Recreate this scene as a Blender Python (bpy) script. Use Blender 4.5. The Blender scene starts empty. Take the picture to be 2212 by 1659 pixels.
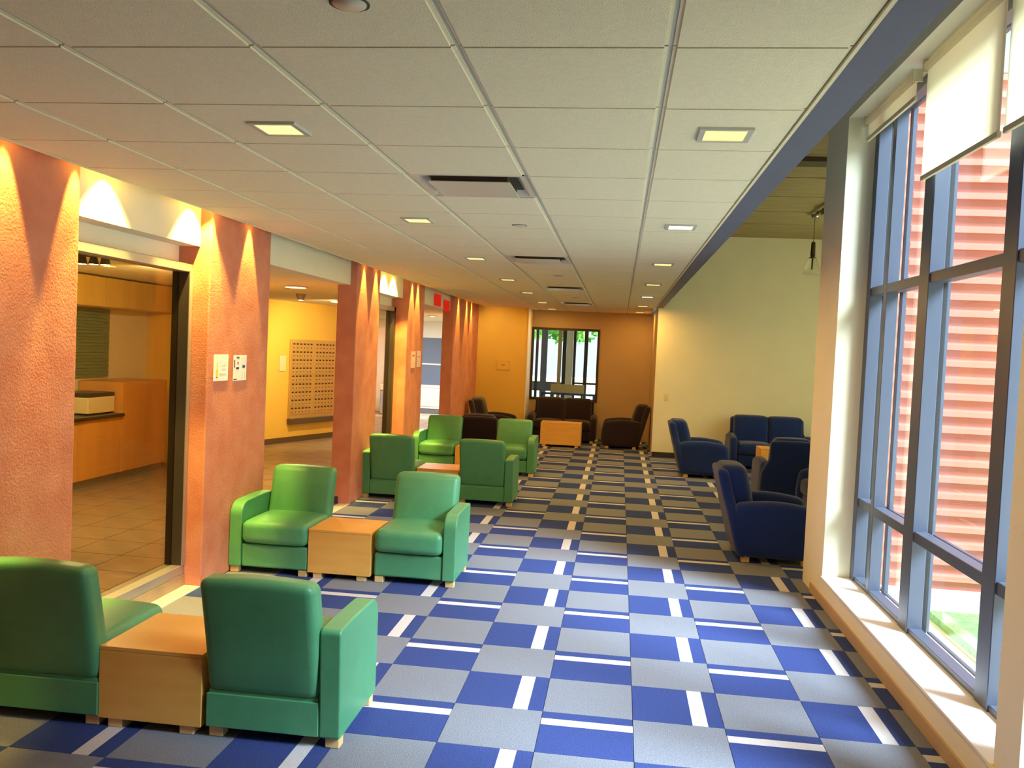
import bpy, bmesh, math, random
from mathutils import Vector, Matrix
random.seed(7)
S = bpy.context.scene
COL = S.collection

# ------------------------------------------------------------------ camera, world, sun, exposure
F_PX, YAW, PITCH, ROLL = 1867.88, 0.1228, -0.0404, 0.0445
CAM = Vector((-0.1534, -7.5633, 1.8487))
fw = Vector((-math.sin(YAW)*math.cos(PITCH), math.cos(YAW)*math.cos(PITCH), math.sin(PITCH)))
rt0 = Vector((math.cos(YAW), math.sin(YAW), 0)); up0 = rt0.cross(fw)
rt = rt0*math.cos(ROLL)+up0*math.sin(ROLL); up = -rt0*math.sin(ROLL)+up0*math.cos(ROLL)
cd = bpy.data.cameras.new('camera'); cam = bpy.data.objects.new('camera', cd); COL.objects.link(cam)
m = Matrix((rt, up, -fw)).transposed().to_4x4(); m.translation = CAM; cam.matrix_world = m
cd.sensor_fit = 'HORIZONTAL'; cd.sensor_width = 36.0; cd.lens = F_PX/2212*36.0; cd.clip_start = 0.02
S.camera = cam

w = bpy.data.worlds.new('sky'); S.world = w; w.use_nodes = True
bg = w.node_tree.nodes['Background']; bg.inputs[0].default_value = (0.72, 0.86, 1.0, 1); bg.inputs[1].default_value = 1.25
sd = bpy.data.lights.new('sun', 'SUN'); sd.energy = 17.5; sd.color = (0.68, 0.85, 1.0); sd.angle = math.radians(28)
sun = bpy.data.objects.new('sun', sd); COL.objects.link(sun)
sun.rotation_euler = Vector((-1.0, 0.60, -1.0)).to_track_quat('-Z', 'Y').to_euler()
vs = S.view_settings; vs.view_transform = 'Standard'; vs.look = 'None'; vs.gamma = 1; vs.use_curve_mapping = False
vs.exposure = 0.34
S.cycles.max_bounces = 10; S.cycles.diffuse_bounces = 6; S.cycles.transparent_max_bounces = 16
S.cycles.sample_clamp_indirect = 8.0

# ------------------------------------------------------------------ materials
def s2l(c):
    return tuple(((v/255)/12.92 if v/255 <= 0.04045 else ((v/255+0.055)/1.055)**2.4) for v in c)+(1,)
M = {}
def mat(name, rgb, rough=0.6, var=0.0, vscale=8.0, bump=0.0, bscale=60.0, stretch=None, metal=0.0, spec=0.5, rgb2=None, sheen=0.0, detail=4.0):
    mt = bpy.data.materials.new(name); mt.use_nodes = True; nt = mt.node_tree; N = nt.nodes; L = nt.links
    b = N['Principled BSDF']; b.inputs['Roughness'].default_value = rough; b.inputs['Metallic'].default_value = metal
    b.inputs['Specular IOR Level'].default_value = spec
    if sheen: b.inputs['Sheen Weight'].default_value = sheen
    c1 = s2l(rgb); b.inputs['Base Color'].default_value = c1
    tc = N.new('ShaderNodeTexCoord')
    def coords(st):
        mp = N.new('ShaderNodeMapping'); L.new(tc.outputs['Object'], mp.inputs[0])
        if st: mp.inputs['Scale'].default_value = st
        return mp
    if var or rgb2:
        mp = coords(stretch); nz = N.new('ShaderNodeTexNoise'); nz.inputs['Scale'].default_value = vscale; nz.inputs['Detail'].default_value = detail
        L.new(mp.outputs[0], nz.inputs['Vector'])
        cr = N.new('ShaderNodeValToRGB'); cr.color_ramp.elements[0].position = 0.3; cr.color_ramp.elements[1].position = 0.7
        c2 = s2l(rgb2) if rgb2 else tuple(min(1, v*(1+var)) for v in c1[:3])+(1,)
        c0 = c1 if rgb2 else tuple(v*(1-var) for v in c1[:3])+(1,)
        cr.color_ramp.elements[0].color = c0; cr.color_ramp.elements[1].color = c2
        L.new(nz.outputs['Fac'], cr.inputs[0]); L.new(cr.outputs[0], b.inputs['Base Color'])
    if bump:
        mp = coords(None); nz = N.new('ShaderNodeTexNoise'); nz.inputs['Scale'].default_value = bscale; nz.inputs['Detail'].default_value = 3
        L.new(mp.outputs[0], nz.inputs['Vector'])
        bp = N.new('ShaderNodeBump'); bp.inputs['Strength'].default_value = bump; bp.inputs['Distance'].default_value = 0.01
        L.new(nz.outputs['Fac'], bp.inputs['Height']); L.new(bp.outputs[0], b.inputs['Normal'])
    M[name] = mt; return mt
def emit(name, rgb, strength):
    mt = bpy.data.materials.new(name); mt.use_nodes = True; nt = mt.node_tree
    for n in list(nt.nodes): nt.nodes.remove(n)
    e = nt.nodes.new('ShaderNodeEmission'); o = nt.nodes.new('ShaderNodeOutputMaterial')
    e.inputs[0].default_value = (*rgb, 1); e.inputs[1].default_value = strength
    nt.links.new(e.outputs[0], o.inputs[0]); M[name] = mt; return mt
def glass(name, tint=(1, 1, 1), refl=1.0, ior=1.45):
    mt = bpy.data.materials.new(name); mt.use_nodes = True; nt = mt.node_tree
    for n in list(nt.nodes): nt.nodes.remove(n)
    t = nt.nodes.new('ShaderNodeBsdfTransparent'); t.inputs[0].default_value = (*tint, 1)
    g = nt.nodes.new('ShaderNodeBsdfGlossy'); g.inputs['Roughness'].default_value = 0.02; g.inputs[0].default_value = (refl, refl, refl, 1)
    lw = nt.nodes.new('ShaderNodeLayerWeight'); lw.inputs[0].default_value = 0.5     # two faces per pane: Schlick curve on the facing angle
    pw = nt.nodes.new('ShaderNodeMath'); pw.operation = 'POWER'; pw.inputs[1].default_value = 4.5; nt.links.new(lw.outputs['Facing'], pw.inputs[0])
    fr = nt.nodes.new('ShaderNodeMath'); fr.operation = 'MULTIPLY_ADD'; fr.inputs[1].default_value = 0.6; fr.inputs[2].default_value = (ior-1)**2/(ior+1)**2
    nt.links.new(pw.outputs[0], fr.inputs[0])
    mx = nt.nodes.new('ShaderNodeMixShader'); o = nt.nodes.new('ShaderNodeOutputMaterial')
    nt.links.new(fr.outputs[0], mx.inputs[0]); nt.links.new(t.outputs[0], mx.inputs[1]); nt.links.new(g.outputs[0], mx.inputs[2]); nt.links.new(mx.outputs[0], o.inputs[0])
    M[name] = mt; return mt
def translucent(name, rgb, fac=0.5):
    mt = bpy.data.materials.new(name); mt.use_nodes = True; nt = mt.node_tree
    for n in list(nt.nodes): nt.nodes.remove(n)
    d = nt.nodes.new('ShaderNodeBsdfDiffuse'); t = nt.nodes.new('ShaderNodeBsdfTranslucent'); c = s2l(rgb)
    d.inputs[0].default_value = c; t.inputs[0].default_value = c
    mx = nt.nodes.new('ShaderNodeMixShader'); mx.inputs[0].default_value = fac; o = nt.nodes.new('ShaderNodeOutputMaterial')
    nt.links.new(d.outputs[0], mx.inputs[1]); nt.links.new(t.outputs[0], mx.inputs[2]); nt.links.new(mx.outputs[0], o.inputs[0])
    M[name] = mt; return mt

mat('tile_white', (240, 235, 206), 0.9, 0.03, 40, 0.25, 220)
mat('plenum', (84, 80, 70), 0.9)
mat('runner', (196, 198, 190), 0.5)
mat('beam_paint', (92, 100, 122), 0.6, 0.05, 5)
mat('terracotta', (212, 144, 120), 0.85, 0, 5.5, 0.3, 80, None, 0, 0.2, (200, 124, 100))
mat('header_white', (238, 232, 212), 0.7, 0.02, 4)
mat('yellow_wall', (236, 192, 84), 0.75, 0.02, 3)
mat('cream_wall', (238, 230, 200), 0.75, 0.02, 3)
mat('tan_wall', (186, 160, 128), 0.75, 0.02, 3)
mat('white_trim', (244, 241, 236), 0.5)
mat('bluegrey_wall', (110, 124, 150), 0.7)
mat('white_paint', (236, 234, 228), 0.5)
mat('carpet_grey', (138, 142, 154), 0.95, 0.22, 160, 0.9, 260, None, 0, 0.05)
mat('carpet_blue', (64, 80, 140), 0.95, 0.25, 160, 0.9, 260, None, 0, 0.05)
mat('carpet_white', (222, 218, 220), 0.95, 0.08, 160, 0.9, 260, None, 0, 0.05)
mat('carpet_base', (60, 60, 70), 0.95)
mat('stone_tile', (150, 128, 104), 0.35, 0.18, 5, 0.05, 30)
mat('grout', (190, 180, 164), 0.8)
mat('purple_tile', (74, 52, 78), 0.4, 0.2, 12)
mat('steel_strip', (236, 232, 224), 0.35, 0, metal=0.3)
mat('aluminium', (176, 176, 180), 0.35, 0, metal=0.7)
mat('dark_metal', (64, 58, 56), 0.45, 0, metal=0.3)
mat('window_metal', (84, 90, 106), 0.4, 0, metal=0.25)
mat('rubber', (16, 18, 22), 0.6)
mat('green_vinyl', (80, 150, 106), 0.38, 0.05, 10, 0.12, 240, None, 0, 0.5)
mat('blue_fabric', (18, 42, 104), 0.8, 0.12, 60, 0.4, 300, None, 0, 0.15, None, 0.25)
mat('plum_fabric', (42, 31, 42), 0.85, 0.12, 60, 0.4, 300, None, 0, 0.15, None, 0.2)
mat('maple', (236, 182, 94), 0.38, 0, 3.0, 0.03, 60, (1.0, 1.0, 5.0), 0, 0.4, (224, 164, 78), 0, 6)
mat('foot_wood', (226, 188, 128), 0.5, 0.05, 20)
mat('cabinet_wood', (220, 160, 80), 0.45, 0, 2.2, 0.0, 40, (3, 3, 0.4), 0, 0.4, (206, 146, 70))
mat('cabinet_yellow', (226, 190, 92), 0.5, 0, 2.2, 0.0, 40, (3, 3, 0.4), 0, 0.4, (214, 176, 80))
mat('counter_dark', (52, 44, 40), 0.3)
mat('green_blind', (120, 136, 92), 0.6)
mat('deck_wood', (178, 164, 122), 0.85, 0, 4, 0.3, 40, (0.5, 5, 1), 0, 0.2, (160, 146, 104))
mat('deck_dark', (96, 88, 62), 0.85)
mat('siding', (190, 116, 96), 0.55, 0.06, 2)
mat('concrete', (206, 196, 180), 0.85, 0.08, 6, 0.2, 50)
mat('pavement', (232, 218, 178), 0.9, 0.06, 4)
mat('grass', (112, 150, 78), 0.95, 0.3, 14, 0.6, 60)
mat('leaf', (98, 160, 48), 0.8, 0.3, 8)
mat('bark', (88, 70, 54), 0.9, 0.2, 10, 0.6, 20)
mat('mailbox_metal', (212, 176, 104), 0.4, 0.03, 8, metal=0.35)
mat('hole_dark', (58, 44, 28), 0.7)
mat('brass_dark', (104, 84, 52), 0.5, metal=0.3)
emit('red_sign', (0.62, 0.022, 0.008), 0.75)
mat('paper', (246, 246, 246), 0.7)
mat('paper_pink', (232, 200, 196), 0.7)
mat('ink_blue', (34, 70, 140), 0.7)
mat('ink_purple', (92, 84, 150), 0.7)
mat('ink_yellow', (244, 216, 60), 0.7)
mat('ink_red', (206, 110, 104), 0.7)
mat('ink_grey', (200, 196, 214), 0.7)
mat('ink_pale', (226, 230, 246), 0.7)
mat('ink_tan', (246, 222, 176), 0.7)
mat('plastic_ivory', (226, 212, 170), 0.5)
mat('diffuser_paint', (214, 208, 192), 0.35)
mat('chrome', (220, 220, 222), 0.15, metal=1.0)
mat('steel_dark', (90, 84, 70), 0.35, metal=0.8)
mat('lobby_blue', (36, 62, 110), 0.6)
mat('lobby_beige', (196, 168, 116), 0.6)
mat('lobby_grey', (116, 118, 128), 0.6)
mat('dark_frame', (56, 34, 24), 0.5)
mat('appliance_blue', (150, 176, 204), 0.4)
glass('pane_clear', (0.96, 0.98, 0.98), 0.9, 1.3)
glass('pane_tint', (0.86, 0.82, 0.72), 0.55, 1.35)
glass('lamp_glass', (0.97, 0.97, 0.95), 1.0, 1.35)
translucent('shade_cloth', (250, 242, 220), 0.6)
translucent('filter_cloth', (252, 246, 218), 0.72)
emit('lens_warm', (1.0, 0.74, 0.22), 1.6)
emit('lens_white', (1.0, 0.90, 0.7), 3.0)
emit('disc_warm', (1.0, 0.74, 0.36), 26.0)
emit('disc_kitchen', (1.0, 0.80, 0.48), 40.0)
emit('disc_cool', (0.95, 0.95, 1.0), 26.0)

# ------------------------------------------------------------------ geometry helpers
def box(bm, x0, x1, y0, y1, z0, z1, mi=0):
    vs_ = [bm.verts.new((x, y, z)) for z in (z0, z1) for y in (y0, y1) for x in (x0, x1)]
    for f in ((0, 2, 3, 1), (4, 5, 7, 6), (0, 1, 5, 4), (2, 6, 7, 3), (0, 4, 6, 2), (1, 3, 7, 5)):
        fc = bm.faces.new([vs_[i] for i in f]); fc.material_index = mi
def prism(bm, pts, a0, a1, axis='x', mi=0):
    # pts: 2-D outline; axis 'x': pts are (y,z); 'y': (x,z); 'z': (x,y)
    def mk(p, a): return {'x': (a, p[0], p[1]), 'y': (p[0], a, p[1]), 'z': (p[0], p[1], a)}[axis]
    A = [bm.verts.new(mk(p, a0)) for p in pts]; B = [bm.verts.new(mk(p, a1)) for p in pts]
    n = len(pts)
    fs = [bm.faces.new(A), bm.faces.new(B[::-1])]
    for i in range(n): fs.append(bm.faces.new((A[i], B[i], B[(i+1) % n], A[(i+1) % n])))
    for f in fs: f.material_index = mi
def lathe(bm, prof, seg=20, c=(0, 0, 0), mi=0, caps=True):
    rings = []
    for r, z in prof:
        rings.append([bm.verts.new((c[0]+r*math.cos(2*math.pi*i/seg), c[1]+r*math.sin(2*math.pi*i/seg), c[2]+z)) for i in range(seg)])
    for a, b in zip(rings, rings[1:]):
        for i in range(seg): bm.faces.new((a[i], a[(i+1) % seg], b[(i+1) % seg], b[i])).material_index = mi
    for rg, fl in ((rings[0], True), (rings[-1], False)) if caps else ():
        if (rg[0].co-Vector(c)).xy.length > 1e-4: bm.faces.new(rg[::-1] if fl else rg).material_index = mi
def tube(bm, p0, p1, r, seg=8, mi=0):
    p0 = Vector(p0); p1 = Vector(p1); d = (p1-p0).normalized(); a = d.orthogonal().normalized(); b = d.cross(a)
    A = [bm.verts.new(p0+(a*math.cos(2*math.pi*i/seg)+b*math.sin(2*math.pi*i/seg))*r) for i in range(seg)]
    B = [bm.verts.new(p1+(a*math.cos(2*math.pi*i/seg)+b*math.sin(2*math.pi*i/seg))*r) for i in range(seg)]
    for i in range(seg): bm.faces.new((A[i], A[(i+1) % seg], B[(i+1) % seg], B[i])).material_index = mi
    bm.faces.new(A[::-1]); bm.faces.new(B)
def roundbox(bm, x0, x1, y0, y1, z0, z1, r, fn=None, n=5):
    c = [(x0+x1)/2, (y0+y1)/2, (z0+z1)/2]; h = [(x1-x0)/2, (y1-y0)/2, (z1-z0)/2]; r = min(r, min(h)*0.98)
    def ticks(hh):
        e = [0, .3, .65, 1]; a = [-hh+r*t for t in e]; mid = [-(hh-r)+2*(hh-r)*k/n for k in range(1, n)]
        return a+mid+[hh-r*t for t in e[::-1]]
    T = [ticks(v) for v in h]; cache = {}
    def V(p):
        k = tuple(round(v, 5) for v in p)
        if k not in cache:
            q = [max(-(h[i]-r), min(h[i]-r, p[i])) for i in range(3)]
            d = Vector([p[i]-q[i] for i in range(3)])
            P = Vector(q)+d.normalized()*r if d.length > 1e-9 else Vector(q)
            P = P+Vector(c)
            if fn: P = Vector(fn(P.x, P.y, P.z))
            cache[k] = bm.verts.new(P)
        return cache[k]
    for ax in range(3):
        u, v = [(1, 2), (2, 0), (0, 1)][ax]
        for sgn in (-1, 1):
            for i in range(len(T[u])-1):
                for j in range(len(T[v])-1):
                    q = []
                    for a, b in ((i, j), (i+1, j), (i+1, j+1), (i, j+1)):
                        p = [0, 0, 0]; p[ax] = sgn*h[ax]; p[u] = T[u][a]; p[v] = T[v][b]; q.append(V(p))
                    if len(set(q)) < 3: continue
                    try: bm.faces.new(q if sgn > 0 else q[::-1])
                    except ValueError: pass
def obj(name, bm, mats, parent=None, smooth=False, bevel=0.0, seg=2):
    me = bpy.data.meshes.new(name)
    if not isinstance(mats, (list, tuple)): mats = [mats]
    bmesh.ops.recalc_face_normals(bm, faces=bm.faces)
    if smooth:
        for f in bm.faces: f.smooth = True
    bm.to_mesh(me); bm.free()
    for k in mats: me.materials.append(M[k])
    o = bpy.data.objects.new(name, me); COL.objects.link(o)
    if parent: o.parent = parent
    if bevel:
        bv = o.modifiers.new('bevel', 'BEVEL'); bv.width = bevel; bv.segments = seg; bv.limit_method = 'ANGLE'; bv.angle_limit = math.radians(35)
        if seg > 1:
            for p in me.polygons: p.use_smooth = True
            bv.harden_normals = True
    return o
def B(*bxs, mi=None):
    bm = bmesh.new()
    for b in bxs: box(bm, *b)
    return bm
def tag(o, label, cat=None, group=None, kind=None):
    o['label'] = label
    if cat: o['category'] = cat
    if group: o['group'] = group
    if kind: o['kind'] = kind
    return o
def struct(name, bm, mats, label=None, parent=None, **k):
    o = obj(name, bm, mats, parent, **k); o['kind'] = 'structure'
    if label: o['label'] = label
    return o
def empty(name, loc=(0, 0, 0), rz=0.0):
    o = bpy.data.objects.new(name, None); COL.objects.link(o); o.location = loc; o.rotation_euler = (0, 0, rz); o.empty_display_size = 0.1
    return o
def inst(name, me, loc, parent=None):
    o = bpy.data.objects.new(name, me); COL.objects.link(o); o.location = loc
    if parent: o.parent = parent
    return o
def copy_tree(o, parent=None):
    c = o.copy(); COL.objects.link(c); c.parent = parent
    for ch in list(o.children): copy_tree(ch, c)
    return c
def meshof(bm, mats, smooth=False):
    me = bpy.data.meshes.new('piece'); bmesh.ops.recalc_face_normals(bm, faces=bm.faces)
    if smooth:
        for f in bm.faces: f.smooth = True
    bm.to_mesh(me); bm.free()
    for k in mats: me.materials.append(M[k])
    return me

# ------------------------------------------------------------------ setting: dimensions
ZC = 2.713                      # tile ceiling
XC, XH = -3.13, -3.21           # pier faces, header faces
XW = 1.47                       # window wall, room face
ZA = 4.03                       # high ceiling
Wt = 0.4572                     # carpet tile
YN, YY, YB = 8.4, 10.35, 11.0   # cream wall, yellow wall, nook back wall

# floor: slab with carpet tiles
fl = struct('floor', B((-3.13, 1.47, -10, 11.1, -0.12, -0.012), (1.47, 5.0, -0.35, 8.5, -0.12, -0.012)), 'carpet_base', 'checkered blue and grey carpet tile floor of the lounge')
g = 0.0015
grey = meshof(B((g, Wt-g, g, Wt-g, -0.012, 0)), ['carpet_grey'])
bm = bmesh.new(); a, b = 0.655*Wt, 0.825*Wt
box(bm, g, a, g, Wt-g, -0.012, 0, 0); box(bm, a, b, g, Wt-g, -0.012, 0, 1); box(bm, b, Wt-g, g, Wt-g, -0.012, 0, 0)
bluev = meshof(bm, ['carpet_blue', 'carpet_white'])
bm = bmesh.new(); a, b = 0.665*Wt, 0.825*Wt
box(bm, g, Wt-g, g, a, -0.012, 0, 0); box(bm, g, Wt-g, a, b, -0.012, 0, 1); box(bm, g, Wt-g, b, Wt-g, -0.012, 0, 0)
blueh = meshof(bm, ['carpet_blue', 'carpet_white'])
cells = []
for k in range(-7, 11):
    for r in range(-21, 25):
        x, y = k*Wt, r*Wt
        if x < -3.13-0.3 or y > 11.0: continue
        if x+Wt > 1.47 and not (-0.35 < y+0.1 and y < YN): 
            if x > 1.40: continue
        cells.append((k, r))
def kind_of(k, r):
    if k % 2 == 0: return 'v' if r % 2 else 'g'
    return 'h' if r % 2 == 0 else 'g'
def dist(c):
    x, y = (c[0]+.5)*Wt, (c[1]+.5)*Wt
    d = Vector((x, y, 0))-CAM; dep = d.dot(fw)
    if dep < 0.5: return 1e6+d.length
    px = 1106+F_PX*d.dot(rt)/dep; py = 829.5-F_PX*d.dot(up)/dep
    out = max(0, -px-40, px-2212-60, py-1659-60)
    if x > 1.4: out += 500
    return d.length+(1e4 if out > 0 else 0)
cells.sort(key=dist)
rest = bmesh.new()
for i, (k, r) in enumerate(cells):
    kd = kind_of(k, r); x, y = k*Wt, r*Wt
    x0c, x1c = max(x, -3.13), min(x+Wt, 1.47 if not (-0.35 < y and y < YN) else 9)
    whole = x0c == x and x1c == x+Wt
    if i < 300:
        me = {'g': grey, 'v': bluev, 'h': blueh}[kd]
        o = inst('carpet_tile', me, (x, y, 0), fl)
        if not whole:                                   # cut tiles along the walls
            me2 = me.copy()
            for v in me2.vertices: v.co.x = max(x0c-x, min(x1c-x, v.co.x))
            o.data = me2
    else:
        x0c += g; x1c -= g
        if x1c <= x0c: continue
        if kd == 'g': box(rest, x0c, x1c, y+g, y+Wt-g, -0.012, 0, 0)
        elif kd == 'v':
            for s0, s1, mi in ((0, .655, 1), (.655, .825, 2), (.825, 1, 1)):
                a, b = max(x0c, x+s0*Wt), min(x1c, x+s1*Wt)
                if b > a: box(rest, a, b, y+g, y+Wt-g, -0.012, 0, mi)
        else:
            for s0, s1, mi in ((0, .665, 1), (.665, .825, 2), (.825, 1, 1)): box(rest, x0c, x1c, y+s0*Wt, y+s1*Wt, -0.012, 0, mi)
o = obj('carpet_tiles_beyond', rest, ['carpet_grey', 'carpet_blue', 'carpet_white'], fl); o['kind'] = 'stuff'

# corridor floor of stone tiles
cf = struct('floor_corridor', B((-8.2, -3.13, -4.5, 16.2, -0.12, -0.012)), 'grout', 'brown stone tile floor of the corridor beyond the piers')
T = 0.4572; st = meshof(B((0.004, T-0.004, 0.004, T-0.004, -0.012, 0)), ['stone_tile'])
tl = []
for i in range(0, 8):
    for j in range(-9, 30): tl.append((-3.255-T*(i+1), j*T))
tl.sort(key=lambda p: (p[0]-CAM.x)**2+(p[1]-CAM.y)**2)
far = bmesh.new()
for i, (x, y) in enumerate(tl):
    if i < 200: inst('stone_tile', st, (x, y, 0), cf)
    else: box(far, x+.004, x+T-.004, y+.004, y+T-.004, -.012, 0)
o = obj('stone_tiles_beyond', far, 'stone_tile', cf); o['kind'] = 'stuff'
for y0, y1 in ((-3.12, -1.59), (-0.51, 1.95), (2.86, 4.3), (5.3, 7.65)):
    struct('trim_1', B((-3.255, -3.13, y0, y1, 0.0, 0.006)), 'steel_strip', 'bright metal threshold strip between carpet and stone tile')

# ceiling of lay-in tiles
ce = struct('ceiling', B((-3.015, 0.455, -10, 11.0, ZC+0.03, ZC+0.08)), 'plenum', 'white lay-in tile ceiling over the lounge')
CX, CY, TT = -0.0547, -5.0731, 0.6096
XL = [-3.015]+[CX+k*TT for k in range(-4, 1)]+[0.443]
tmesh = {}
DIFF_ROWS = {3: 1, 9: 1, 15: 1, 21: 1}
for ci in range(len(XL)-1):
    xa, xb = XL[ci], XL[ci+1]
    for r in range(-8, 27):
        ya = CY+r*TT; yb = min(ya+TT, 11.0)
        if ya > 10.9: continue
        if ci == 3 and r in DIFF_ROWS: continue
        key = (ci, round(yb-ya, 3))
        if key not in tmesh:
            l = 0.0065; wd, dp = xb-xa, yb-ya
            bm = bmesh.new(); box(bm, l, wd-l, 0.0055, dp-0.0055, 0, 0.03)
            box(bm, l+.012, wd-l-.012, 0.0055, dp-0.0055, -0.006, 0)
            tmesh[key] = meshof(bm, ['tile_white'])
        inst('ceiling_tile', tmesh[key], (xa, ya, ZC+0.004), ce)
for x in XL[1:-1]:
    obj('ceiling_runner', B((x-0.012, x+0.012, -10, 11.0, ZC+0.008, ZC+0.02)), 'runner', ce)
obj('edge_angle', B((0.443, 0.456, -10, 8.4, ZC-0.003, ZC+0.03)), 'tile_white', ce)
obj('edge_angle', B((-3.025, -3.012, -10, 10.35, ZC-0.004, ZC+0.05)), 'tile_white', ce)
struct('ceiling_slot', B((-3.6, -3.0, -10, 10.4, 3.0, 3.05)), 'tile_white', 'shallow lighting slot above the terracotta piers')
struct('trim_2', B((0.456, 0.575, -10, YN, ZC-0.004, ZA)), 'beam_paint', 'dark grey painted beam along the edge of the tile ceiling')
struct('wall_upper', B((-3.02, -3.0, -10, 10.4, ZC+0.05, 3.05)), 'tile_white', 'upstand at the edge of the tile ceiling')

# high ceiling of wide planks
ca = struct('ceiling_alcove', B((0.55, 1.80, -10, -0.38, ZA+0.03, ZA+0.12), (0.55, 5.05, -0.38, 8.5, ZA+0.03, ZA+0.12)), 'deck_dark', 'high plank ceiling over the window side seating')
ys = [-9.9, -8.7, -7.5, -6.3, -5.1, -3.9, -2.7, -1.5, -0.36, 0.9, 2.05, 3.12, 4.36, 5.56, 6.78, 8.42]
for y0, y1 in zip(ys, ys[1:]):
    obj('ceiling_plank', B((0.575, 5.0 if y0 > -0.4 else 1.78, y0+0.02, y1-0.02, ZA, ZA+0.03)), 'deck_wood', ca)
obj('ceiling_rib', B((0.575, 5.0, 2.02, 2.3, ZA-0.05, ZA)), 'deck_dark', ca)

# window wall: piers, under-sill wall, head, stub
def winwall(y0, y1, name_i):
    pass
struct('wall_right', B((XW, 1.78, -4.02, -3.80, 0, ZA), (XW, 1.78, -0.72, -0.38, 0, ZA), (XW, 1.78, -3.80, -0.72, 0, 0.195), (XW, 1.78, -3.80, -0.72, 3.70, ZA),
    (XW, 1.78, -5.6, -4.02, 0, 0.195), (XW, 1.78, -5.6, -4.02, 3.70, ZA), (XW, 1.78, -10.0, -5.6, 0, ZA)), 'cream_wall', 'cream window wall with deep reveals')
struct('trim_3', B((XW-0.012, 1.70, -3.80, -0.72, 0.195, 0.212)), 'white_trim', 'sunlit white sill board under the tall window', bevel=0.004)
struct('baseboard_right', B((XW-0.015, XW, -10, -0.38, 0, 0.075)), 'tan_wall', 'low baseboard along the window wall')
struct('wall_alcove', B((1.78, 5.0, -0.38, -0.05, -0.1, ZA+0.1), (1.47, 1.78, -0.38, -0.05, 0, ZA), (4.9, 5.05, -0.38, 1.5, 0, ZA), (4.9, 5.05, 7.0, 8.5, 0, ZA), (4.9, 5.05, 1.5, 7.0, 0, 0.9), (4.9, 5.05, 1.5, 7.0, 3.3, ZA)), 'cream_wall', 'alcove side walls')
struct('wall_back_cream', B((0.50, 5.0, YN, YN+0.15, 0, ZA)), 'cream_wall', 'tall cream wall behind the blue loveseat')
struct('baseboard_back', B((0.50, 5.0, YN-0.012, YN, 0, 0.09)), 'dark_metal', 'dark baseboard on the cream wall')
struct('wall_nook_side', B((0.50, 0.62, YN+0.15, YB+0.1, 0, 3.0)), 'tan_wall', 'tan side wall of the nook')
# nook back wall with window opening x -2.06..-0.60, z .78..2.35
wx0, wx1, wz0, wz1 = -2.06, -0.60, 0.79, 2.345
struct('wall_nook_back', B((-2.3, wx0, YB, YB+0.12, 0, 3.0), (wx1, 0.6, YB, YB+0.12, 0, 3.0), (wx0, wx1, YB, YB+0.12, 0, wz0), (wx0, wx1, YB, YB+0.12, wz1, 3.0)), 'tan_wall', 'tan nook wall around the interior window')
struct('wall_yellow', B((-3.5, -2.08, YY, YY+0.6, 0, 3.0)), 'yellow_wall', 'golden yellow end wall beside the last pier')
struct('trim_4', B((-2.08, -2.06, YY-0.01, YB, 0, ZC)), 'white_trim', 'pale corner edge of the yellow wall')
struct('wall_behind', B((-3.3, -2.6, -10.1, -10, 0, ZA), (1.0, 1.8, -10.1, -10, 0, ZA), (-2.6, 1.0, -10.1, -10, 0, ZA)), 'cream_wall', 'end wall of the lounge')

# left side: terracotta piers and headers
def pier(y0, y1, xb, label):
    return struct('wall_left_pier', B((xb, XC, y0, y1, 0, 3.0)), 'terracotta', label, bevel=0.012, seg=3)
pier(-9.9, -3.12, -3.40, 'first terracotta pier in rough stucco under wall washers')
pier(-1.59, -0.51, -3.40, 'terracotta stucco pier with two white papers posted')
pier(1.93, 2.86, -3.36, 'terracotta stucco pier between mailbox opening and glazed door')
pier(4.30, 5.31, -3.36, 'terracotta stucco pier with a pair of pinkish notices')
pier(7.68, YY, -3.34, 'last terracotta stucco pier beside the yellow wall')
for y0, y1, lb in ((-3.12, -1.59, 'white header over the kitchenette glazing'), (-0.51, 1.93, 'white header over the mailbox opening'), (2.86, 4.30, 'white header over the glazed door'), (5.31, 7.68, 'white header with red signs')):
    h = struct('wall_left_header', B((XH-0.16, XH, y0, y1, 2.49, 3.0)), 'header_white', lb)
struct('ceiling_corridor', B((-8.2, XH-0.16, -4.5, 16.2, 2.52, 2.6)), 'tile_white', 'corridor and kitchenette ceiling')

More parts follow.
